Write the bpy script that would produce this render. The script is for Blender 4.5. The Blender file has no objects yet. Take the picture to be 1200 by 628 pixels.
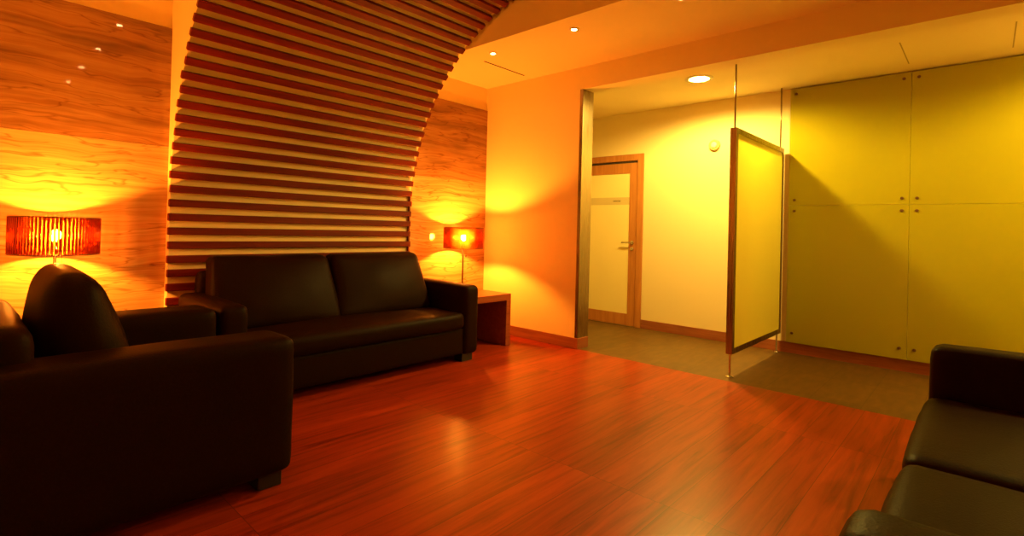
import bpy, bmesh, math, random
from mathutils import Vector, Matrix, noise

scene = bpy.context.scene
COL = scene.collection
random.seed(7)

# ------------------------------------------------------------------ camera
yaw, pit, rol = 0.742436421, 0.00936310809, 0.0255869188
FPX, CYOFF = 606.164529, -51.6965338
CAM = Vector((0.0, 0.0, 1.13))
fw = Vector((math.cos(pit)*math.cos(yaw), math.cos(pit)*math.sin(yaw), math.sin(pit)))
r0 = Vector((math.sin(yaw), -math.cos(yaw), 0)); u0 = r0.cross(fw)
rt = r0*math.cos(rol) + u0*math.sin(rol); up = -r0*math.sin(rol) + u0*math.cos(rol)
cd = bpy.data.cameras.new('camera'); cam = bpy.data.objects.new('camera', cd); COL.objects.link(cam)
cd.sensor_width = 36.0; cd.sensor_fit = 'HORIZONTAL'
cd.lens = FPX/1200*36.0; cd.shift_y = CYOFF/1200; cd.clip_start = 0.02
m = Matrix.Identity(4)
for i in range(3):
    m[i][0] = rt[i]; m[i][1] = up[i]; m[i][2] = -fw[i]; m[i][3] = CAM[i]
cam.matrix_world = m
scene.camera = cam

# ------------------------------------------------------------------ world, exposure, light levels
w = bpy.data.worlds.new('world'); scene.world = w; w.use_nodes = True
w.node_tree.nodes['Background'].inputs[0].default_value = (0.0, 0.0, 0.0, 1)
vs = scene.view_settings
vs.view_transform = 'Standard'; vs.look = 'None'; vs.gamma = 1.0; vs.use_curve_mapping = False
vs.exposure = 0.0
BULB = 4150.0;  BULB_C = (1.0, 0.29, 0.022)
DOWN = 90.0;  DOWN_W = 395.0;  DOWN_C = (1.0, 0.66, 0.12)
SPOT_W = 0.6;   SPOT_C = (1.0, 0.34, 0.03)

# ------------------------------------------------------------------ materials
def new_mat(name):
    mt = bpy.data.materials.new(name); mt.use_nodes = True
    nt = mt.node_tree
    return mt, nt, nt.nodes['Principled BSDF']

def N(nt, kind, **kw):
    n = nt.nodes.new(kind)
    for k, v in kw.items():
        if k in n.inputs: n.inputs[k].default_value = v
        else: setattr(n, k, v)
    return n

def ramp(nt, stops):
    n = nt.nodes.new('ShaderNodeValToRGB')
    e = n.color_ramp.elements
    e[0].position, e[0].color = stops[0][0], (*stops[0][1], 1)
    e[1].position, e[1].color = stops[-1][0], (*stops[-1][1], 1)
    for p, c in stops[1:-1]:
        x = e.new(p); x.color = (*c, 1)
    return n

def plain(name, col, rough=0.6, spec=0.5, metal=0.0, bump=0.0, bscale=80.0, var=0.0):
    mt, nt, b = new_mat(name)
    b.inputs['Base Color'].default_value = (*col, 1)
    b.inputs['Roughness'].default_value = rough
    b.inputs['Specular IOR Level'].default_value = spec
    b.inputs['Metallic'].default_value = metal
    tc = N(nt, 'ShaderNodeTexCoord')
    nz = N(nt, 'ShaderNodeTexNoise', Scale=bscale, Detail=4.0)
    nt.links.new(tc.outputs['Object'], nz.inputs['Vector'])
    if var:
        rp = ramp(nt, [(0.3, tuple(c*(1-var) for c in col)), (0.7, tuple(min(1, c*(1+var)) for c in col))])
        nt.links.new(nz.outputs['Fac'], rp.inputs['Fac']); nt.links.new(rp.outputs['Color'], b.inputs['Base Color'])
    if bump:
        bp = N(nt, 'ShaderNodeBump', Strength=bump, Distance=0.004)
        nt.links.new(nz.outputs['Fac'], bp.inputs['Height']); nt.links.new(bp.outputs['Normal'], b.inputs['Normal'])
    return mt

def emit(name, col, strength):
    mt, nt, b = new_mat(name)
    b.inputs['Base Color'].default_value = (*col, 1)
    b.inputs['Emission Color'].default_value = (*col, 1)
    b.inputs['Emission Strength'].default_value = strength
    return mt

def wood(name, dark, light, scale=(1.2, 30, 30), rough=0.35, knots=True, rot=None):
    mt, nt, b = new_mat(name)
    tc = N(nt, 'ShaderNodeTexCoord')
    mp = N(nt, 'ShaderNodeMapping'); mp.inputs['Scale'].default_value = scale
    nt.links.new(tc.outputs['Object'], mp.inputs['Vector'])
    oi = N(nt, 'ShaderNodeObjectInfo')
    mul = N(nt, 'ShaderNodeMath', operation='MULTIPLY'); mul.inputs[1].default_value = 37.0
    nt.links.new(oi.outputs['Random'], mul.inputs[0])
    cb = N(nt, 'ShaderNodeCombineXYZ'); nt.links.new(mul.outputs[0], cb.inputs[0])
    ad = N(nt, 'ShaderNodeVectorMath', operation='ADD')
    nt.links.new(mp.outputs[0], ad.inputs[0]); nt.links.new(cb.outputs[0], ad.inputs[1])
    nz = N(nt, 'ShaderNodeTexNoise', Scale=1.0, Detail=6.0, Roughness=0.65, Distortion=0.6)
    nt.links.new(ad.outputs[0], nz.inputs['Vector'])
    rp = ramp(nt, [(0.3, dark), (0.55, tuple((a+c)/2 for a, c in zip(dark, light))), (0.75, light)])
    nt.links.new(nz.outputs['Fac'], rp.inputs['Fac'])
    nt.links.new(rp.outputs['Color'], b.inputs['Base Color'])
    b.inputs['Roughness'].default_value = rough
    b.inputs['Specular IOR Level'].default_value = 0.25
    bp = N(nt, 'ShaderNodeBump', Strength=0.15, Distance=0.002)
    nt.links.new(nz.outputs['Fac'], bp.inputs['Height']); nt.links.new(bp.outputs['Normal'], b.inputs['Normal'])
    return mt

def travertine(name):
    mt, nt, b = new_mat(name)
    L = nt.links.new
    tc = N(nt, 'ShaderNodeTexCoord'); sp = N(nt, 'ShaderNodeSeparateXYZ'); L(tc.outputs['Object'], sp.inputs[0])
    dv = N(nt, 'ShaderNodeMath', operation='DIVIDE'); dv.inputs[1].default_value = 0.817; L(sp.outputs[2], dv.inputs[0])
    fl = N(nt, 'ShaderNodeMath', operation='FLOOR'); L(dv.outputs[0], fl.inputs[0])
    of = N(nt, 'ShaderNodeMath', operation='MULTIPLY'); of.inputs[1].default_value = 5.37; L(fl.outputs[0], of.inputs[0])
    x2 = N(nt, 'ShaderNodeMath', operation='ADD'); L(sp.outputs[0], x2.inputs[0]); L(of.outputs[0], x2.inputs[1])
    cb = N(nt, 'ShaderNodeCombineXYZ'); L(x2.outputs[0], cb.inputs[0]); L(of.outputs[0], cb.inputs[1]); L(sp.outputs[2], cb.inputs[2])
    # slow warp of the bedding
    mp1 = N(nt, 'ShaderNodeMapping'); mp1.inputs['Scale'].default_value = (1.6, 1, 3.0); L(cb.outputs[0], mp1.inputs[0])
    wn = N(nt, 'ShaderNodeTexNoise', Scale=1.0, Detail=3.0, Roughness=0.5); L(mp1.outputs[0], wn.inputs['Vector'])
    wm = N(nt, 'ShaderNodeMath', operation='MULTIPLY_ADD'); wm.inputs[1].default_value = 0.16; L(wn.outputs['Fac'], wm.inputs[0]); L(sp.outputs[2], wm.inputs[2])
    mp2x = N(nt, 'ShaderNodeMath', operation='MULTIPLY'); mp2x.inputs[1].default_value = 0.9; L(x2.outputs[0], mp2x.inputs[0])
    mp2z = N(nt, 'ShaderNodeMath', operation='MULTIPLY'); mp2z.inputs[1].default_value = 42.0; L(wm.outputs[0], mp2z.inputs[0])
    c2 = N(nt, 'ShaderNodeCombineXYZ'); L(mp2x.outputs[0], c2.inputs[0]); L(of.outputs[0], c2.inputs[1]); L(mp2z.outputs[0], c2.inputs[2])
    bn = N(nt, 'ShaderNodeTexNoise', Scale=1.0, Detail=5.0, Roughness=0.62, Distortion=0.35); L(c2.outputs[0], bn.inputs['Vector'])
    rp = ramp(nt, [(0.25, (0.33, 0.155, 0.055)), (0.40, (0.46, 0.245, 0.09)), (0.50, (0.54, 0.31, 0.125)), (0.62, (0.60, 0.37, 0.155)), (0.78, (0.66, 0.43, 0.20))])
    L(bn.outputs['Fac'], rp.inputs['Fac'])
    # sparse dark veins
    mp3z = N(nt, 'ShaderNodeMath', operation='MULTIPLY'); mp3z.inputs[1].default_value = 9.0; L(wm.outputs[0], mp3z.inputs[0])
    mp3x = N(nt, 'ShaderNodeMath', operation='MULTIPLY'); mp3x.inputs[1].default_value = 1.3; L(x2.outputs[0], mp3x.inputs[0])
    c3 = N(nt, 'ShaderNodeCombineXYZ'); L(mp3x.outputs[0], c3.inputs[0]); L(of.outputs[0], c3.inputs[1]); L(mp3z.outputs[0], c3.inputs[2])
    vn = N(nt, 'ShaderNodeTexNoise', Scale=1.0, Detail=3.0, Roughness=0.55, Distortion=0.2); L(c3.outputs[0], vn.inputs['Vector'])
    vr = ramp(nt, [(0.485, (1, 1, 1)), (0.50, (0.55, 0.42, 0.33)), (0.515, (1, 1, 1))]); L(vn.outputs['Fac'], vr.inputs['Fac'])
    mx = N(nt, 'ShaderNodeMix', data_type='RGBA', blend_type='MULTIPLY'); mx.inputs[0].default_value = 0.8
    L(rp.outputs['Color'], mx.inputs[6]); L(vr.outputs['Color'], mx.inputs[7])
    # the top course is a darker, more banded cut
    lt = N(nt, 'ShaderNodeMath', operation='GREATER_THAN'); lt.inputs[1].default_value = 1.5; L(fl.outputs[0], lt.inputs[0])
    z4 = N(nt, 'ShaderNodeMath', operation='MULTIPLY'); z4.inputs[1].default_value = 7.0; L(wm.outputs[0], z4.inputs[0])
    c4 = N(nt, 'ShaderNodeCombineXYZ'); L(x2.outputs[0], c4.inputs[0]); L(of.outputs[0], c4.inputs[1]); L(z4.outputs[0], c4.inputs[2])
    n4 = N(nt, 'ShaderNodeTexNoise', Scale=1.0, Detail=4.0, Roughness=0.6); L(c4.outputs[0], n4.inputs['Vector'])
    r4 = ramp(nt, [(0.35, (0.40, 0.34, 0.28)), (0.55, (0.72, 0.64, 0.56)), (0.7, (0.80, 0.72, 0.64))]); L(n4.outputs['Fac'], r4.inputs['Fac'])
    m4 = N(nt, 'ShaderNodeMix', data_type='RGBA', blend_type='MULTIPLY'); L(lt.outputs[0], m4.inputs[0])
    L(mx.outputs[2], m4.inputs[6]); L(r4.outputs['Color'], m4.inputs[7])
    L(m4.outputs[2], b.inputs['Base Color'])
    b.inputs['Roughness'].default_value = 0.035
    b.inputs['Specular IOR Level'].default_value = 0.45
    return mt

def planks(name):
    mt, nt, b = new_mat(name)
    L = nt.links.new
    tc = N(nt, 'ShaderNodeTexCoord')
    br = N(nt, 'ShaderNodeTexBrick', Scale=1.0)
    br.inputs['Color1'].default_value = (0.0, 0, 0, 1); br.inputs['Color2'].default_value = (1, 1, 1, 1); br.inputs['Mortar'].default_value = (0.5, 0.5, 0.5, 1)
    br.inputs['Mortar Size'].default_value = 0.0012; br.inputs['Brick Width'].default_value = 1.25; br.inputs['Row Height'].default_value = 0.19
    br.offset = 0.37; br.offset_frequency = 1
    L(tc.outputs['Object'], br.inputs['Vector'])
    sh = N(nt, 'ShaderNodeVectorMath', operation='SCALE'); sh.inputs['Scale'].default_value = 19.0; L(br.outputs['Color'], sh.inputs[0])
    ad = N(nt, 'ShaderNodeVectorMath', operation='ADD')
    mp = N(nt, 'ShaderNodeMapping'); mp.inputs['Scale'].default_value = (1.3, 22, 1); L(tc.outputs['Object'], mp.inputs[0])
    L(mp.outputs[0], ad.inputs[0]); L(sh.outputs[0], ad.inputs[1])
    nz = N(nt, 'ShaderNodeTexNoise', Scale=1.0, Detail=6.0, Roughness=0.62, Distortion=0.9); L(ad.outputs[0], nz.inputs['Vector'])
    rp = ramp(nt, [(0.30, (0.16, 0.015, 0.003)), (0.46, (0.29, 0.029, 0.006)), (0.62, (0.38, 0.043, 0.009)), (0.8, (0.43, 0.053, 0.011))]); L(nz.outputs['Fac'], rp.inputs['Fac'])
    tone = N(nt, 'ShaderNodeMix', data_type='RGBA', blend_type='MULTIPLY'); tone.inputs[0].default_value = 0.22
    L(rp.outputs['Color'], tone.inputs[6]); L(br.outputs['Color'], tone.inputs[7])
    seam = N(nt, 'ShaderNodeMix', data_type='RGBA', blend_type='MIX'); L(br.outputs['Fac'], seam.inputs[0])
    L(tone.outputs[2], seam.inputs[6]); seam.inputs[7].default_value = (0.07, 0.014, 0.006, 1)
    L(seam.outputs[2], b.inputs['Base Color'])
    b.inputs['Roughness'].default_value = 0.30
    b.inputs['Specular IOR Level'].default_value = 0.3
    bp = N(nt, 'ShaderNodeBump', Strength=0.12, Distance=0.002); L(nz.outputs['Fac'], bp.inputs['Height']); L(bp.outputs['Normal'], b.inputs['Normal'])
    return mt

def tiles(name):
    mt, nt, b = new_mat(name)
    L = nt.links.new
    tc = N(nt, 'ShaderNodeTexCoord')
    br = N(nt, 'ShaderNodeTexBrick', Scale=1.0)
    br.inputs['Color1'].default_value = (0.115, 0.056, 0.008, 1); br.inputs['Color2'].default_value = (0.135, 0.066, 0.010, 1); br.inputs['Mortar'].default_value = (0.085, 0.042, 0.007, 1)
    br.inputs['Mortar Size'].default_value = 0.003; br.inputs['Brick Width'].default_value = 0.6; br.inputs['Row Height'].default_value = 0.3
    br.offset = 0.0
    L(tc.outputs['Object'], br.inputs['Vector'])
    mp = N(nt, 'ShaderNodeMapping'); mp.inputs['Scale'].default_value = (6, 18, 1); L(tc.outputs['Object'], mp.inputs[0])
    nz = N(nt, 'ShaderNodeTexNoise', Scale=1.0, Detail=5.0); L(mp.outputs[0], nz.inputs['Vector'])
    rp = ramp(nt, [(0.3, (0.75, 0.75, 0.75)), (0.7, (1.15, 1.15, 1.15))]); L(nz.outputs['Fac'], rp.inputs['Fac'])
    mx = N(nt, 'ShaderNodeMix', data_type='RGBA', blend_type='MULTIPLY'); mx.inputs[0].default_value = 1.0
    L(br.outputs['Color'], mx.inputs[6]); L(rp.outputs['Color'], mx.inputs[7]); L(mx.outputs[2], b.inputs['Base Color'])
    b.inputs['Roughness'].default_value = 0.5
    return mt

def steel(name):
    mt, nt, b = new_mat(name)
    b.inputs['Base Color'].default_value = (0.34, 0.27, 0.17, 1); b.inputs['Metallic'].default_value = 1.0
    b.inputs['Roughness'].default_value = 0.28
    tc = N(nt, 'ShaderNodeTexCoord'); mp = N(nt, 'ShaderNodeMapping'); mp.inputs['Scale'].default_value = (400, 400, 3)
    nt.links.new(tc.outputs['Object'], mp.inputs[0])
    nz = N(nt, 'ShaderNodeTexNoise', Scale=1.0); nt.links.new(mp.outputs[0], nz.inputs['Vector'])
    rp = ramp(nt, [(0.3, (0.22, 0.22, 0.22)), (0.7, (0.36, 0.36, 0.36))]); nt.links.new(nz.outputs['Fac'], rp.inputs['Fac'])
    nt.links.new(rp.outputs['Color'], b.inputs['Roughness'])
    return mt

def shade_mat(name):
    mt = bpy.data.materials.new(name); mt.use_nodes = True; nt = mt.node_tree; nt.nodes.clear(); L = nt.links.new
    out = N(nt, 'ShaderNodeOutputMaterial')
    tr = N(nt, 'ShaderNodeBsdfTranslucent'); tr.inputs[0].default_value = (0.04, 0.004, 0.0015, 1)
    gl = N(nt, 'ShaderNodeBsdfGlass'); gl.inputs['Color'].default_value = (0.60, 0.14, 0.04, 1); gl.inputs['Roughness'].default_value = 0.07; gl.inputs['IOR'].default_value = 1.5
    tp = N(nt, 'ShaderNodeBsdfTransparent'); tp.inputs[0].default_value = (0.85, 0.42, 0.15, 1)
    gs = N(nt, 'ShaderNodeBsdfGlossy'); gs.inputs['Color'].default_value = (0.9, 0.42, 0.25, 1); gs.inputs['Roughness'].default_value = 0.06
    m1 = N(nt, 'ShaderNodeMixShader'); m1.inputs[0].default_value = 0.5; L(tr.outputs[0], m1.inputs[1]); L(gl.outputs[0], m1.inputs[2])
    m2 = N(nt, 'ShaderNodeMixShader'); m2.inputs[0].default_value = 0.17; L(m1.outputs[0], m2.inputs[1]); L(tp.outputs[0], m2.inputs[2])
    m3 = N(nt, 'ShaderNodeMixShader'); m3.inputs[0].default_value = 0.14; L(m2.outputs[0], m3.inputs[1]); L(gs.outputs[0], m3.inputs[2])
    L(m3.outputs[0], out.inputs['Surface'])
    return mt

def frosted(name, col, trans):
    mt = bpy.data.materials.new(name); mt.use_nodes = True; nt = mt.node_tree; nt.nodes.clear(); L = nt.links.new
    out = N(nt, 'ShaderNodeOutputMaterial')
    df = N(nt, 'ShaderNodeBsdfDiffuse'); df.inputs[0].default_value = (*col, 1)
    tr = N(nt, 'ShaderNodeBsdfTranslucent'); tr.inputs[0].default_value = (*col, 1)
    gs = N(nt, 'ShaderNodeBsdfGlossy'); gs.inputs['Roughness'].default_value = 0.12
    m1 = N(nt, 'ShaderNodeMixShader'); m1.inputs[0].default_value = trans; L(df.outputs[0], m1.inputs[1]); L(tr.outputs[0], m1.inputs[2])
    fr = N(nt, 'ShaderNodeFresnel', IOR=1.3)
    m2 = N(nt, 'ShaderNodeMixShader'); L(fr.outputs[0], m2.inputs[0]); L(m1.outputs[0], m2.inputs[1]); L(gs.outputs[0], m2.inputs[2])
    L(m2.outputs[0], out.inputs['Surface'])
    return mt

PLASTER = plain('cream plaster', (0.86, 0.72, 0.40), 0.85, 0.2, bump=0.05, bscale=160)
CEIL = plain('painted ceiling', (0.86, 0.72, 0.40), 0.9, 0.15, bump=0.03, bscale=120)
STONE = travertine('polished travertine')
FLOORM = planks('red wood planks')
TILEM = tiles('grey green floor tile')
SLATM = wood('red brown slat timber', (0.085, 0.006, 0.002), (0.21, 0.017, 0.005), (1.5, 26, 26), 0.42)
BASEM = wood('reddish skirting timber', (0.26, 0.075, 0.028), (0.42, 0.14, 0.055), (3, 3, 40), 0.4)
TABLEM = wood('reddish table timber', (0.24, 0.055, 0.020), (0.40, 0.11, 0.040), (2, 25, 25), 0.33)
DOORM = wood('orange door timber', (0.42, 0.15, 0.035), (0.60, 0.25, 0.065), (20, 20, 1.5), 0.4)
LEATHER = plain('dark brown leather', (0.014, 0.0052, 0.0026), 0.45, 0.055, bump=0.25, bscale=140, var=0.15)
FOOTM = plain('black plastic', (0.012, 0.010, 0.010), 0.5)
STEEL = steel('brushed steel')
DARKM = plain('dark metal', (0.12, 0.08, 0.05), 0.4, 0.5, 0.8)
STAND = plain('bronze standoff', (0.13, 0.055, 0.018), 0.45, 0.4, 0.2)
CHROME = plain('satin chrome', (0.70, 0.66, 0.58), 0.2, 0.5, 1.0)
SHADE = shade_mat('red ribbon shade')
BULBM = emit('bulb glass', BULB_C, BULB)
DOWNM = emit('downlight lens', DOWN_C, DOWN)
SPOTM = emit('spot lens', (1.0, 0.6, 0.2), 110.0)
RIMM = plain('white lamp trim', (0.75, 0.65, 0.5), 0.5)
GLASSP = plain('yellow back painted glass', (0.36, 0.32, 0.012), 0.13, 0.5, var=0.03, bscale=1.0)
FROST = frosted('frosted screen glass', (0.90, 0.86, 0.26), 0.80)
DOORGL = frosted('frosted door glass', (0.90, 0.76, 0.34), 0.0)
BANDM = plain('frost band film', (0.66, 0.52, 0.24), 0.5)
SLITM = plain('dark slot', (0.05, 0.03, 0.02), 0.8)
JOINT = plain('ceiling joint', (0.45, 0.33, 0.16), 0.9)
CREAM = plain('cream plastic', (0.50, 0.36, 0.14), 0.45)

# ------------------------------------------------------------------ geometry helpers
def obj(name, bm, mat, parent=None, smooth=False, bevel=0.0, seg=3, autos=None):
    me = bpy.data.meshes.new(name)
    bmesh.ops.recalc_face_normals(bm, faces=bm.faces)
    bm.to_mesh(me); bm.free()
    me.materials.append(mat)
    o = bpy.data.objects.new(name, me); COL.objects.link(o)
    if parent: o.parent = parent
    if bevel:
        md = o.modifiers.new('bevel', 'BEVEL'); md.width = bevel; md.segments = seg; md.limit_method = 'ANGLE'; md.angle_limit = math.radians(40)
        md.harden_normals = True
    if smooth or bevel:
        for p in me.polygons: p.use_smooth = True
    return o

def BM(): return bmesh.new()

def box(bm, x0, x1, y0, y1, z0, z1):
    vs_ = [bm.verts.new((x, y, z)) for x in (x0, x1) for y in (y0, y1) for z in (z0, z1)]
    for f in ((0, 1, 3, 2), (4, 6, 7, 5), (0, 4, 5, 1), (2, 3, 7, 6), (0, 2, 6, 4), (1, 5, 7, 3)):
        bm.faces.new([vs_[i] for i in f])
    return vs_

def tube(bm, pts, r, n=12, cap=True):
    pts = [Vector(p) for p in pts]; rings = []
    prev = None
    for i, p in enumerate(pts):
        d = (pts[min(i+1, len(pts)-1)] - pts[max(i-1, 0)]).normalized()
        a = prev if prev is not None else (Vector((1, 0, 0)) if abs(d.x) < 0.8 else Vector((0, 1, 0)))
        a = (a - d*a.dot(d)).normalized(); prev = a
        b = d.cross(a)
        rings.append([bm.verts.new(p + (a*math.cos(t) + b*math.sin(t))*r) for t in [2*math.pi*k/n for k in range(n)]])
    for A, B in zip(rings, rings[1:]):
        for k in range(n): bm.faces.new((A[k], A[(k+1) % n], B[(k+1) % n], B[k]))
    if cap:
        bm.faces.new(rings[0][::-1]); bm.faces.new(rings[-1])

def lathe(bm, prof, n=32, c=(0, 0, 0), closed=False):
    rings = []
    for r, z in prof:
        rings.append([bm.verts.new((c[0] + max(r, 1e-5)*math.cos(2*math.pi*k/n), c[1] + max(r, 1e-5)*math.sin(2*math.pi*k/n), c[2] + z)) for k in range(n)])
    prs = list(zip(rings, rings[1:])) + ([(rings[-1], rings[0])] if closed else [])
    for A, B in prs:
        for k in range(n): bm.faces.new((A[k], A[(k+1) % n], B[(k+1) % n], B[k]))
    if not closed:
        bm.faces.new(rings[0][::-1]); bm.faces.new(rings[-1])

def soft_box(bm, size, r, puff=(0, 0, 0), n=16, fn=None, seed=0, wr=0.0):
    """A cushion: rounded box about the origin, its faces puffed outwards, passed through fn(point)."""
    h = Vector(size)/2
    tmp = bmesh.new(); bmesh.ops.create_cube(tmp, size=2)
    bmesh.ops.subdivide_edges(tmp, edges=tmp.edges[:], cuts=n-1, use_grid_fill=True)
    tmp.verts.index_update()
    new = []
    for v in tmp.verts:
        s = Vector([math.sin(math.pi/2*max(-1, min(1, c))) for c in v.co])
        p = Vector((s.x*h.x, s.y*h.y, s.z*h.z))
        core = Vector([max(-(h[i]-r), min(h[i]-r, p[i])) for i in range(3)])
        d = p - core
        if d.length > 1e-9: p = core + d.normalized()*r
        q = p.copy()
        for i in range(3):
            j, k = (i+1) % 3, (i+2) % 3
            e = (1 - (p[j]/h[j])**2)*(1 - (p[k]/h[k])**2)
            q[i] += puff[i]*max(0, e)*(p[i]/h[i])
        if wr:
            nv = noise.noise_vector(q*5 + Vector((seed*3.1, seed*1.7, 0)))*wr + noise.noise_vector(q*13 + Vector((seed, 0, seed)))*wr*0.35
            q += nv
        if fn: q = fn(q)
        new.append(bm.verts.new(q))
    for f in tmp.faces: bm.faces.new([new[v.index] for v in f.verts])
    tmp.free()

def shift(v): 
    v = Vector(v); return lambda q: q + v

def empty(name, label, cat, loc=(0, 0, 0), rz=0.0, group=None):
    o = bpy.data.objects.new(name, None); COL.objects.link(o)
    o.empty_display_size = 0.1
    o.location = loc; o.rotation_euler = (0, 0, rz)
    return tag(o, label, cat, group)

def tag(o, label, cat, group=None):
    o['label'] = label; o['category'] = cat
    if group: o['group'] = group
    return o

def struct(name, bm, mat, label=None, **kw):
    o = obj(name, bm, mat, **kw); o['kind'] = 'structure'
    if label: o['label'] = label
    return o

def copy_tree(o, parent=None):
    c = o.copy(); COL.objects.link(c)
    if parent: c.parent = parent
    for ch in list(o.children): copy_tree(ch, c)
    return c

# ------------------------------------------------------------------ room dimensions
XL, XW2, XW2B, XW3 = -0.55, 4.074, 4.244, 5.54      # left wall, partition (two faces), corridor wall
YB, YW1, YEND = -0.90, 4.170, 2.86                  # wall behind, stone wall, end of the partition
ZC, ZH, ZK = 2.698, 2.482, 2.56                     # ceiling, header underside, corridor ceiling
RX0, RX1, ZR = 0.985, 3.055, 3.16                   # ceiling recess over the slats
YBC = -2.6; YC = 4.75                                           # end of the corridor

bm = BM(); box(bm, XL-.1, 4.085, YB-.1, YW1+.1, -.08, 0); struct('floor', bm, FLOORM, 'red brown wood plank floor')
bm = BM(); box(bm, 4.085, XW3+.1, YBC-.1, YC+.1, -.08, 0); struct('floor_corridor', bm, TILEM, 'grey green tiled corridor floor')
bm = BM(); box(bm, XL-.1, XW2, YW1, YW1+.1, 0, 3.3); struct('wall_back', bm, PLASTER)
bm = BM(); box(bm, XL-.1, XL, YB-.1, YW1, 0, 3.3); struct('wall_left', bm, PLASTER)
bm = BM(); box(bm, XL, XW2B, YB-.1, YB, 0, 3.3); struct('wall_front', bm, PLASTER)
bm = BM(); box(bm, XW2B, XW3+.1, YBC-.1, YBC, 0, 3.3); box(bm, XW2, XW2B, YBC, YB-.1, 0, 3.3); struct('wall_corridor_front', bm, PLASTER)
bm = BM(); box(bm, XW2, XW2B, YEND, YC, 0, 3.3); box(bm, XW2, XW2B, YB, YEND, ZH, 3.3); struct('wall_right', bm, PLASTER)
bm = BM(); box(bm, XW3, XW3+.1, YBC-.1, YC+.1, 0, 3.3); struct('wall_corridor', bm, PLASTER)
bm = BM(); box(bm, XW2B, XW3, YC, YC+.1, 0, 3.3); struct('wall_corridor_end', bm, PLASTER)
bm = BM()
box(bm, XL, RX0, YB, YW1, ZC, 3.3); box(bm, RX1, XW2, YB, YW1, ZC, 3.3); box(bm, RX0, RX1, YB, YW1, ZR, 3.3)
struct('ceiling', bm, CEIL)
bm = BM(); box(bm, XW2B, XW3, YBC, YC, ZK, 3.3); struct('ceiling_corridor', bm, CEIL)

# stone cladding: three courses of slabs either side of the slats
SY = 4.152
for nm, x0, x1, lab in (('wall_stone_left', XL, 1.022, 'polished travertine slabs behind the left lamp'),
                        ('wall_stone_right', 2.992, XW2, 'polished travertine slabs behind the right lamp')):
    bm = BM()
    for k in range(3): box(bm, x0, x1, SY, YW1, 0.0012+k*0.8165, (k+1)*0.8165-0.0012)
    struct(nm, bm, STONE, lab)

# skirtings
bm = BM(); box(bm, XW2-.014, XW2, YEND-.012, SY, 0, .102); box(bm, XW2, XW2B, YEND-.012, YEND, 0, .102); struct('baseboard_right', bm, BASEM, bevel=.002, seg=1)
bm = BM(); box(bm, XW3-.014, XW3, YBC, 2.985, 0, .102); struct('baseboard_corridor', bm, BASEM, bevel=.002, seg=1)
# joints in the corridor ceiling
for k, yj in enumerate((.484, -.127)):
    bm = BM(); box(bm, 4.66, 5.27, yj-.004, yj+.004, ZK-.0015, ZK-.0002); struct('trim_%d' % (k+2), bm, JOINT, 'fine dark joint in the corridor ceiling')
# steel cap on the end of the partition
bm = BM()
box(bm, XW2-.003, XW2+.0, YEND-.003, YEND+.03, .102, ZH); box(bm, XW2-.003, XW2B+.003, YEND-.005, YEND, .102, ZH)
struct('trim_1', bm, STEEL, 'steel cap on the end of the partition wall')

# ------------------------------------------------------------------ the arched slat panel
AR, AZ, AY = 1.763, 1.25, 4.06          # arc radius, height where it starts, y of the slat fronts
SX0, SX1 = 1.004, 2.998
def arc(s, off=0.0):
    """point (y, z) and inward normal at arc length s from the floor, off metres behind the slat fronts"""
    if s <= AZ: return (AY+off, s), (0.0, 1.0)
    t = (s-AZ)/AR
    return (AY-AR + (AR+off)*math.cos(t), AZ + (AR+off)*math.sin(t)), (-math.sin(t), math.cos(t))
panel = empty('slat_panel', 'red brown timber slat panel curving up the back wall and over the sofa', 'wall panel', (2.0, AY, 0))
def loc(p): return (p[0]-2.0, p[1]-AY, p[2])
SMAX = AZ + AR*math.pi/2*0.985
pitch, sh, sd = 0.0955, 0.051, 0.030
s = 0.10; bp_ = None
while s < SMAX:
    (y0, z0), t = arc(s - sh/2); (y1, z1), t1 = arc(s + sh/2)
    (yb0, zb0), _ = arc(s - sh/2, sd); (yb1, zb1), _ = arc(s + sh/2, sd)
    bm = BM(); jx = random.uniform(-.004, .004)
    A = [bm.verts.new(loc((SX0+jx, y, z))) for y, z in ((y0, z0), (y1, z1), (yb1, zb1), (yb0, zb0))]
    B = [bm.verts.new(loc((SX1+jx, y, z))) for y, z in ((y0, z0), (y1, z1), (yb1, zb1), (yb0, zb0))]
    bm.faces.new(A); bm.faces.new(B[::-1])
    for k in range(4): bm.faces.new((A[k], B[k], B[(k+1) % 4], A[(k+1) % 4]))
    obj('slat', bm, SLATM, panel, bevel=.005, seg=2)
    s += pitch
def strip(bm, x0, x1, o0, o1, s0, s1, n=48):
    prev = None
    for i in range(n+1):
        ss = s0 + (s1-s0)*i/n
        (ya, za), _ = arc(ss, o0); (yb, zb), _ = arc(ss, o1)
        ring = [bm.verts.new(loc(p)) for p in ((x0, ya, za), (x1, ya, za), (x1, yb, zb), (x0, yb, zb))]
        if prev:
            for k in range(4): bm.faces.new((prev[k], prev[(k+1) % 4], ring[(k+1) % 4], ring[k]))
        else: bm.faces.new(ring)
        prev = ring
    bm.faces.new(prev[::-1])
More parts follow.
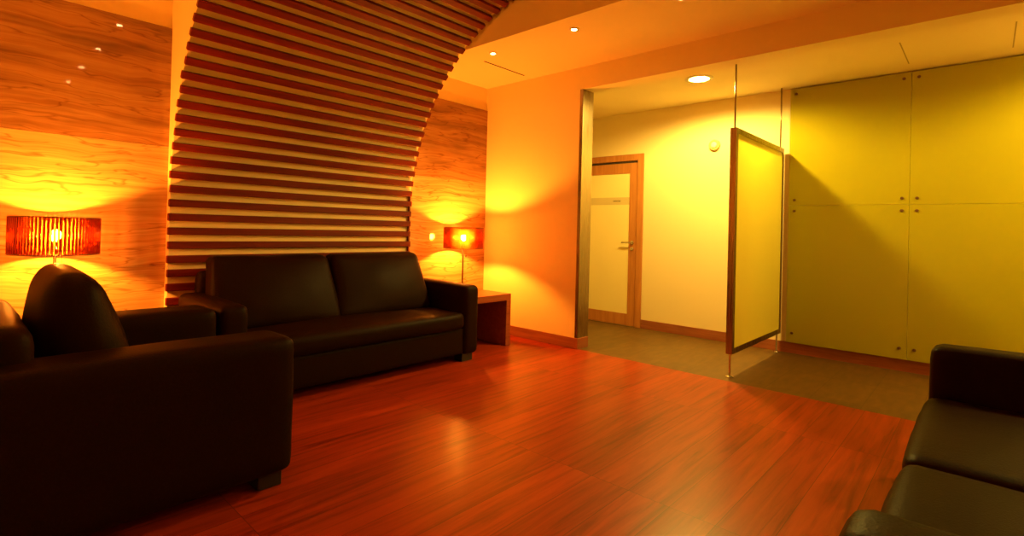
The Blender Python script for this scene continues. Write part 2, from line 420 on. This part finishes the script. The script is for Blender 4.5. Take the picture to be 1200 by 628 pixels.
# solid plastered bulkhead carrying the slats: its front follows the arc, its cheeks run back to the wall
bm = BM(); prof = []
for i in range(61):
    (y, z), _ = arc(0.001 + SMAX*1.03*i/60, .0305); prof.append((y, z))
prof += [(prof[-1][0], ZR-.001), (YW1-.001, ZR-.001), (YW1-.001, 0.001)]
A = [bm.verts.new(loc((SX0+.010, y, z))) for y, z in prof]; B = [bm.verts.new(loc((SX1-.002, y, z))) for y, z in prof]
bm.faces.new(A); bm.faces.new(B[::-1])
for k in range(len(prof)): bm.faces.new((A[k], B[k], B[(k+1) % len(prof)], A[(k+1) % len(prof)]))
o = obj('backing_panel', bm, PLASTER, panel); o['label'] = 'pale plaster backing behind the slats'
bm = BM(); strip(bm, 2.975, 2.987, .008, .0304, 0.02, 1.46); obj('batten', bm, SLATM, panel)

# ------------------------------------------------------------------ seating
def sofa(name, label, cat, loc_, rz, L_, D, aw, seats, chair=False, seed=1, bench=False, cushion_dx=0.0):
    """local frame: x along the length, y from the front (0) to the back (D)"""
    t = empty(name, label, cat, loc_, rz, None)
    H, BH = 0.64, (0.765 if chair else 0.80)
    for i, x0 in enumerate((0, L_-aw)):
        bm = BM(); soft_box(bm, (aw, D-.01, H-.06), .045, (.006, .004, .006), 14, shift((x0+aw/2, D/2, .06+(H-.06)/2)), seed+i, .002)
        obj('arm', bm, LEATHER, t, smooth=True)
    bm = BM(); soft_box(bm, (L_-2*aw+.02, D-.10, .215), .02, (0, .004, 0), 12, shift((L_/2, .025+(D-.10)/2, .07+.1075)), seed, .0015)
    obj('base', bm, LEATHER, t, smooth=True)
    bm = BM(); soft_box(bm, (L_-2*aw*(0.55), (.20 if chair else .13), BH-.16), .055, (0, .012, .012), 14, shift((L_/2, D-(.115 if chair else .075), .14+(BH-.14)/2)), seed+5, .003)
    obj('back_frame', bm, LEATHER, t, smooth=True)
    inner = L_-2*aw; sw = inner/seats
    sdp = D-.22
    ns = 1 if bench else seats; cw = inner/ns
    for k in range(ns):
        bm = BM(); soft_box(bm, (cw-.006, sdp, .14), .045, (.004, .012, .020), 18, shift((aw+cw*(k+.5), .0+sdp/2-.006, .28+.07)), seed+7+k, .004)
        obj('seat_cushion', bm, LEATHER, t, smooth=True)
    for k in range(seats):
        def fn(q, k=k):
            zz = (q.z+.25)/.5
            sc = 1.02 - .085*max(0, zz)**1.5
            x = q.x*sc
            y = q.y + .20*(zz-.5)
            if chair: y = q.y*(1.38-.66*zz) + .07*(zz-.5)
            return Vector((aw+sw*(k+.5)+x-(0 if chair else cushion_dx), D-(.39 if chair else .26)+y, .40+.25+q.z - .008*(q.x/(sw/2))**2*0))
        bm = BM()
        if chair: soft_box(bm, (sw-.02, .21, .50), .085, (.012, .045, .02), 20, lambda q: fn(q)+Vector((0, .02, .012)), seed+20+k, .006)
        else: soft_box(bm, (sw+.02, .17, .49), .05, (.0, .055, -.006), 20, fn, seed+20+k, .006)
        obj('back_cushion', bm, LEATHER, t, smooth=True)
    for fx in (.10, L_-.10):
        for fy in (.09, D-.10):
            bm = BM(); box(bm, fx-.06, fx+.06, fy-.05, fy+.05, 0, .068); obj('foot', bm, FOOTM, t, bevel=.004, seg=1)
    return t

sofa('sofa', 'dark leather sofa with two back cushions against the slatted wall', 'sofa', (1.055, 3.195, 0), 0, 2.05, .83, .165, 2, seed=1, bench=True, cushion_dx=.05)
sofa('sofa', 'dark leather sofa at lower right in front of the yellow glass panels', 'sofa', (3.235, .19, 0), math.pi, 2.235, .85, .18, 2, seed=3)
# armchair faces +x: local front (y=0) at x=1.043
sofa('armchair', 'dark leather armchair in the left foreground with one thick back cushion', 'armchair', (1.043, 2.195, 0), math.pi/2, 1.235, 1.05, .265, 1, chair=True, seed=9)

# ------------------------------------------------------------------ tables and lamps
def side_table(x, y, label):
    t = empty('side_table', label, 'table', (x, y, 0), 0, None)
    hw, d0, d1, H, th = .30, -.35, .34, .50, .062
    bm = BM(); box(bm, -hw, hw, d0, d1, H-th, H); obj('table_top', bm, TABLEM, t, bevel=.003, seg=2)
    for sx in (-hw, hw-th):
        bm = BM(); box(bm, sx, sx+th, d0, d1, 0, H-th); obj('side_panel', bm, TABLEM, t, bevel=.003, seg=2)
    bm = BM(); box(bm, -hw+th, hw-th, d1-.03, d1-.01, 0.03, H-th); obj('back_panel', bm, TABLEM, t)
    return t
side_table(3.42, 3.75, 'reddish wooden side table between the long sofa and the orange wall')
side_table(.42, 3.79, 'wooden side table behind the armchair carrying the left lamp')

LR, LZ0, LZ1, LZB = .195, .918, 1.132, 1.028
def table_lamp(x, y, label):
    z0 = .50
    t = empty('table_lamp', label, 'lamp', (x, y, z0), 0, None)
    bm = BM(); lathe(bm, [(.085, 0), (.085, .010), (.078, .016), (.02, .020), (.011, .032), (.010, .04)], 40); obj('base', bm, DARKM, t, smooth=False, bevel=.001, seg=1)
    bm = BM(); tube(bm, [(0, 0, .03), (0, 0, LZ0-z0+.035)], .008, 14); obj('stem', bm, DARKM, t, smooth=True)
    bm = BM(); lathe(bm, [(.012, LZ0-z0+.035), (.018, LZ0-z0+.045), (.018, LZ0-z0+.072), (.014, LZ0-z0+.078)], 20); obj('bulb_socket', bm, DARKM, t)
    # bulb
    zb = LZB-z0; bm = BM()
    lathe(bm, [(.012, zb-.036)]+[(.027*math.sin(a), zb-.027*math.cos(a)) for a in [math.pi*k/14 for k in range(3, 15)]], 24)
    obj('bulb', bm, BULBM, t, smooth=True)
    # shade of upright ribbons
    bm = BM(); n = 76
    for k in range(n):
        a = 2*math.pi*(k+.5)/n
        c = Vector((LR*math.cos(a), LR*math.sin(a), 0)); rd = Vector((math.cos(a), math.sin(a), 0)); tg = Vector((-math.sin(a), math.cos(a), 0))
        ring0, ring1 = [], []
        for j in range(12):
            b = 2*math.pi*j/12
            off = rd*(.0068*math.cos(b)) + tg*(.0071*math.sin(b))
            ring0.append(bm.verts.new(c+off+Vector((0, 0, LZ0-z0+.004)))); ring1.append(bm.verts.new(c+off+Vector((0, 0, LZ1-z0-.004))))
        for j in range(12): bm.faces.new((ring0[j], ring0[(j+1) % 12], ring1[(j+1) % 12], ring1[j]))
        bm.faces.new(ring0[::-1]); bm.faces.new(ring1)
    sh_ = obj('lamp_shade', bm, SHADE, t, smooth=True)
    bm = BM()
    for zz in (LZ0-z0+.003, LZ1-z0-.003):
        lathe(bm, [(LR-.006, zz-.003), (LR+.006, zz-.003), (LR+.006, zz+.003), (LR-.006, zz+.003)], 64, closed=True)
    for k in range(6):
        a = 2*math.pi*k/6 + .5
        tube(bm, [((LR-.007)*math.cos(a), (LR-.007)*math.sin(a), LZ0-z0), ((LR-.007)*math.cos(a), (LR-.007)*math.sin(a), LZ1-z0)], .0022, 6)
        if k % 2 == 0: tube(bm, [(.016*math.cos(a), .016*math.sin(a), LZ0-z0+.05), ((LR-.006)*math.cos(a), (LR-.006)*math.sin(a), LZ0-z0+.006)], .0022, 6)
    obj('shade_frame', bm, DARKM, sh_)
    bm = BM(); tube(bm, [(.028, -.01, LZ0-z0+.05), (.03, -.01, LZ0-z0-.07)], .0012, 6); lathe(bm, [(.001, -.014), (.005, -.010), (.005, .008), (.001, .012)], 10, (.03, -.01, LZ0-z0-.075))
    obj('pull_cord', bm, DARKM, t)
    return t
table_lamp(3.53, 3.90, 'red ribbon shade table lamp glowing in the right corner beside the long sofa')
table_lamp(.415, 3.90, 'red ribbon shade table lamp glowing at far left behind the armchair')

# ------------------------------------------------------------------ ceiling lamps
def spot(x, y, label, group):
    t = empty('recessed_spotlight', label, 'spotlight', (x, y, ZC), 0, group)
    bm = BM(); lathe(bm, [(.020, -.001), (.040, -.001), (.040, -.005), (.024, -.007), (.020, -.004)], 28, closed=True); obj('trim_ring', bm, RIMM, t, smooth=False)
    bm = BM(); lathe(bm, [(.0195, -.0002), (.0195, -.0035)], 24); obj('lens', bm, SPOTM, t)
    ld = bpy.data.lights.new('spot_beam', 'SPOT'); ld.energy = SPOT_W; ld.color = SPOT_C; ld.spot_size = math.radians(75); ld.spot_blend = 0.8; ld.shadow_soft_size = .02
    lo = bpy.data.objects.new('spot_beam', ld); COL.objects.link(lo); lo.parent = t; lo.location = (0, 0, -.012)
for y, lb in ((3.28, 'small recessed ceiling spotlight nearest the stone corner'), (2.39, 'small recessed ceiling spotlight second from the stone corner'),
              (1.52, 'small recessed ceiling spotlight cut by the top edge of the photo')):
    spot(3.265, y, lb, 'spotlights in the ceiling strip by the opening')
for y, w_ in ((3.11, 'highest'), (2.23, 'second highest'), (1.345, 'third highest'), (.483, 'lowest')):
    spot(.90, y, 'small recessed ceiling spotlight mirrored %s of four in the left stone slabs' % w_, 'spotlights in the left ceiling strip')

for y, pw, lab in ((1.975, 1.0, 'round bright downlight in the corridor ceiling'), (-.95, .7, 'round corridor downlight out of view beyond the right edge')):
    t = empty('recessed_downlight', lab, 'ceiling light', (4.66, y, ZK), 0, 'corridor downlights')
    bm = BM(); lathe(bm, [(.088, -.001), (.125, -.001), (.125, -.006), (.096, -.009), (.088, -.006)], 40, closed=True); obj('trim_ring', bm, RIMM, t)
    bm = BM(); lathe(bm, [(.087, -.0003), (.087, -.004)], 40); obj('lens', bm, DOWNM, t)
    ld = bpy.data.lights.new('downlight_beam', 'SPOT'); ld.energy = DOWN_W*pw; ld.color = DOWN_C; ld.spot_size = math.radians(171); ld.spot_blend = 0.4; ld.shadow_soft_size = .07
    lo = bpy.data.objects.new('downlight_beam', ld); COL.objects.link(lo); lo.parent = t; lo.location = (0, 0, -.012)

bm = BM(); box(bm, 3.37, 3.94, 3.492, 3.506, ZC-.003, ZC-.0002); tag(obj('linear_vent', bm, SLITM), 'thin dark slot in the ceiling near the stone corner', 'vent')

# ------------------------------------------------------------------ corridor: door, glass panels, screen
d = empty('door_1', 'orange timber door with frosted glass pane', 'door', (XW3, 3.5, 0)); d['kind'] = 'structure'
del d['category']
DY0, DY1, DT = 2.985-3.5, 4.06-3.5, 2.06
bm = BM()
box(bm, -.022, -.0002, DY0, DY0+.078, 0, DT); box(bm, -.022, -.0002, DY1-.078, DY1, 0, DT); box(bm, -.022, -.0002, DY0+.078, DY1-.078, DT-.078, DT)
obj('door_frame', bm, DOORM, d, bevel=.003, seg=2)
a0, a1 = DY0+.082, DY1-.082
bm = BM(); x0, x1 = -.016, -.0004
box(bm, x0, x1, a0, a0+.098, .006, DT-.105); box(bm, x0, x1, a1-.098, a1, .006, DT-.105)
box(bm, x0, x1, a0+.098, a1-.098, .006, .145); box(bm, x0, x1, a0+.098, a1-.098, 1.832, DT-.105)
lf = obj('door_leaf', bm, DOORM, d, bevel=.002, seg=1)
bm = BM(); box(bm, -.010, -.003, a0+.098, a1-.098, .145, 1.832); pn = obj('glass_pane', bm, DOORGL, lf)
bm = BM(); box(bm, -.0112, -.0102, a0+.10, a1-.10, 1.455, 1.545); obj('frosted_band', bm, BANDM, pn)
bm = BM()
for k in range(7): box(bm, -.0120, -.0113, -.12-.015*k, -.11-.015*k, 1.493, 1.507)
obj('band_marks', bm, DARKM, pn)
bm = BM(); box(bm, -.004, -.0002, a0, a1, DT-.104, DT-.079); obj('head_gap', bm, SLITM, d)
bm = BM(); hy = a0+.047
lathe(bm, [(.024, 0), (.024, .008), (.020, .010)], 24); bmesh.ops.rotate(bm, cent=(0, 0, 0), matrix=Matrix.Rotation(-math.pi/2, 3, 'Y'), verts=bm.verts); bmesh.ops.translate(bm, vec=(-.016, hy, 1.0), verts=bm.verts)
tube(bm, [(-.024, hy, 1.0), (-.048, hy, 1.0), (-.052, hy+.015, 1.0), (-.052, hy+.125, 1.0)], .009, 12)
hd = obj('door_handle', bm, CHROME, lf, smooth=False)
bm = BM(); lathe(bm, [(.022, 0), (.022, .007), (.016, .010), (.006, .010)], 24); bmesh.ops.rotate(bm, cent=(0, 0, 0), matrix=Matrix.Rotation(-math.pi/2, 3, 'Y'), verts=bm.verts); bmesh.ops.translate(bm, vec=(-.016, hy, .925), verts=bm.verts)
obj('key_escutcheon', bm, CHROME, lf)

# yellow glass panels on standoffs
GX = 5.492
def gpanel(y0, y1, z0, z1, label, low=.052):
    t = empty('wall_mounted_glass', label, 'glass panel', (XW3, (y0+y1)/2, z0), 0, 'yellow glass panels on the corridor wall')
    hy_ = (y1-y0)/2; hz = z1-z0
    bm = BM(); box(bm, GX-XW3, GX-XW3+.01, -hy_, hy_, 0, hz); obj('pane', bm, GLASSP, t, bevel=.001, seg=1)
    for sy in (-1, 1):
        for zz in (low, hz-.052):
            bm = BM(); lathe(bm, [(.008, .0006), (.008, .038), (.008, .0485), (.0125, .0485), (.0125, .055), (.010, .057)], 20)
            bmesh.ops.rotate(bm, cent=(0, 0, 0), matrix=Matrix.Rotation(-math.pi/2, 3, 'Y'), verts=bm.verts)
            bmesh.ops.translate(bm, vec=(0, sy*(hy_-.050), zz), verts=bm.verts)
            obj('standoff', bm, STAND, t)
    return t
YS = [1.415, .484, -.447, -1.378]
for i, lab in ((0, 'left'), (1, 'right')):
    y1_, y0_ = YS[i]-.0008, YS[i+1]+.0008
    gpanel(y0_, y1_, .108, 1.421, 'yellow glass wall panel, lower %s of the four' % lab, .092)
    gpanel(y0_, y1_, 1.4225, 2.548, 'yellow glass wall panel, upper %s of the four' % lab)

# freestanding framed screen between floor and ceiling rods
t = empty('glass_screen', 'steel framed frosted glass screen held between floor and ceiling rods in the opening', 'screen', (4.85, 1.483, 0))
fx0, fx1, fz0, fz1, fh, ft = 4.178-4.85, 5.478-4.85, .186, 1.975, .025, .045
bm = BM()
box(bm, fx0, fx0+ft, -fh, fh, fz0, fz1); box(bm, fx1-ft, fx1, -fh, fh, fz0, fz1)
box(bm, fx0+ft, fx1-ft, -fh, fh, fz0, fz0+ft); box(bm, fx0+ft, fx1-ft, -fh, fh, fz1-ft, fz1)
fr = obj('frame', bm, STEEL, t, bevel=.0015, seg=1)
bm = BM(); box(bm, fx0+ft-.004, fx1-ft+.004, -.020, -.012, fz0+ft-.004, fz1-ft+.004); obj('frosted_pane', bm, FROST, t)
for px, top in ((4.206-4.85, ZH), (5.44-4.85, ZK)):
    bm = BM(); tube(bm, [(px, 0, fz1), (px, 0, top-.0005)], .007, 12); obj('ceiling_rod', bm, STEEL, t, smooth=True)
    bm = BM(); tube(bm, [(px, 0, .006), (px, 0, fz0)], .0085, 12); lathe(bm, [(.030, .0003), (.030, .008), (.012, .014)], 24, (px, 0, 0)); obj('foot_post', bm, CHROME, t)

# round fixture on the corridor wall
t = empty('wall_speaker', 'small round cream fixture high on the corridor wall', 'wall fixture', (XW3, 2.157, 2.08))
def xl(prof, mat, nm):
    bm = BM(); lathe(bm, prof, 32); bmesh.ops.rotate(bm, cent=(0, 0, 0), matrix=Matrix.Rotation(-math.pi/2, 3, 'Y'), verts=bm.verts); return obj(nm, bm, mat, t, bevel=.001, seg=1)
xl([(.058, .0003), (.058, .030), (.052, .036), (.036, .036), (.036, .02)], CREAM, 'housing')
xl([(.032, .0202), (.032, .040), (.024, .046), (.006, .048)], RIMM, 'grille')
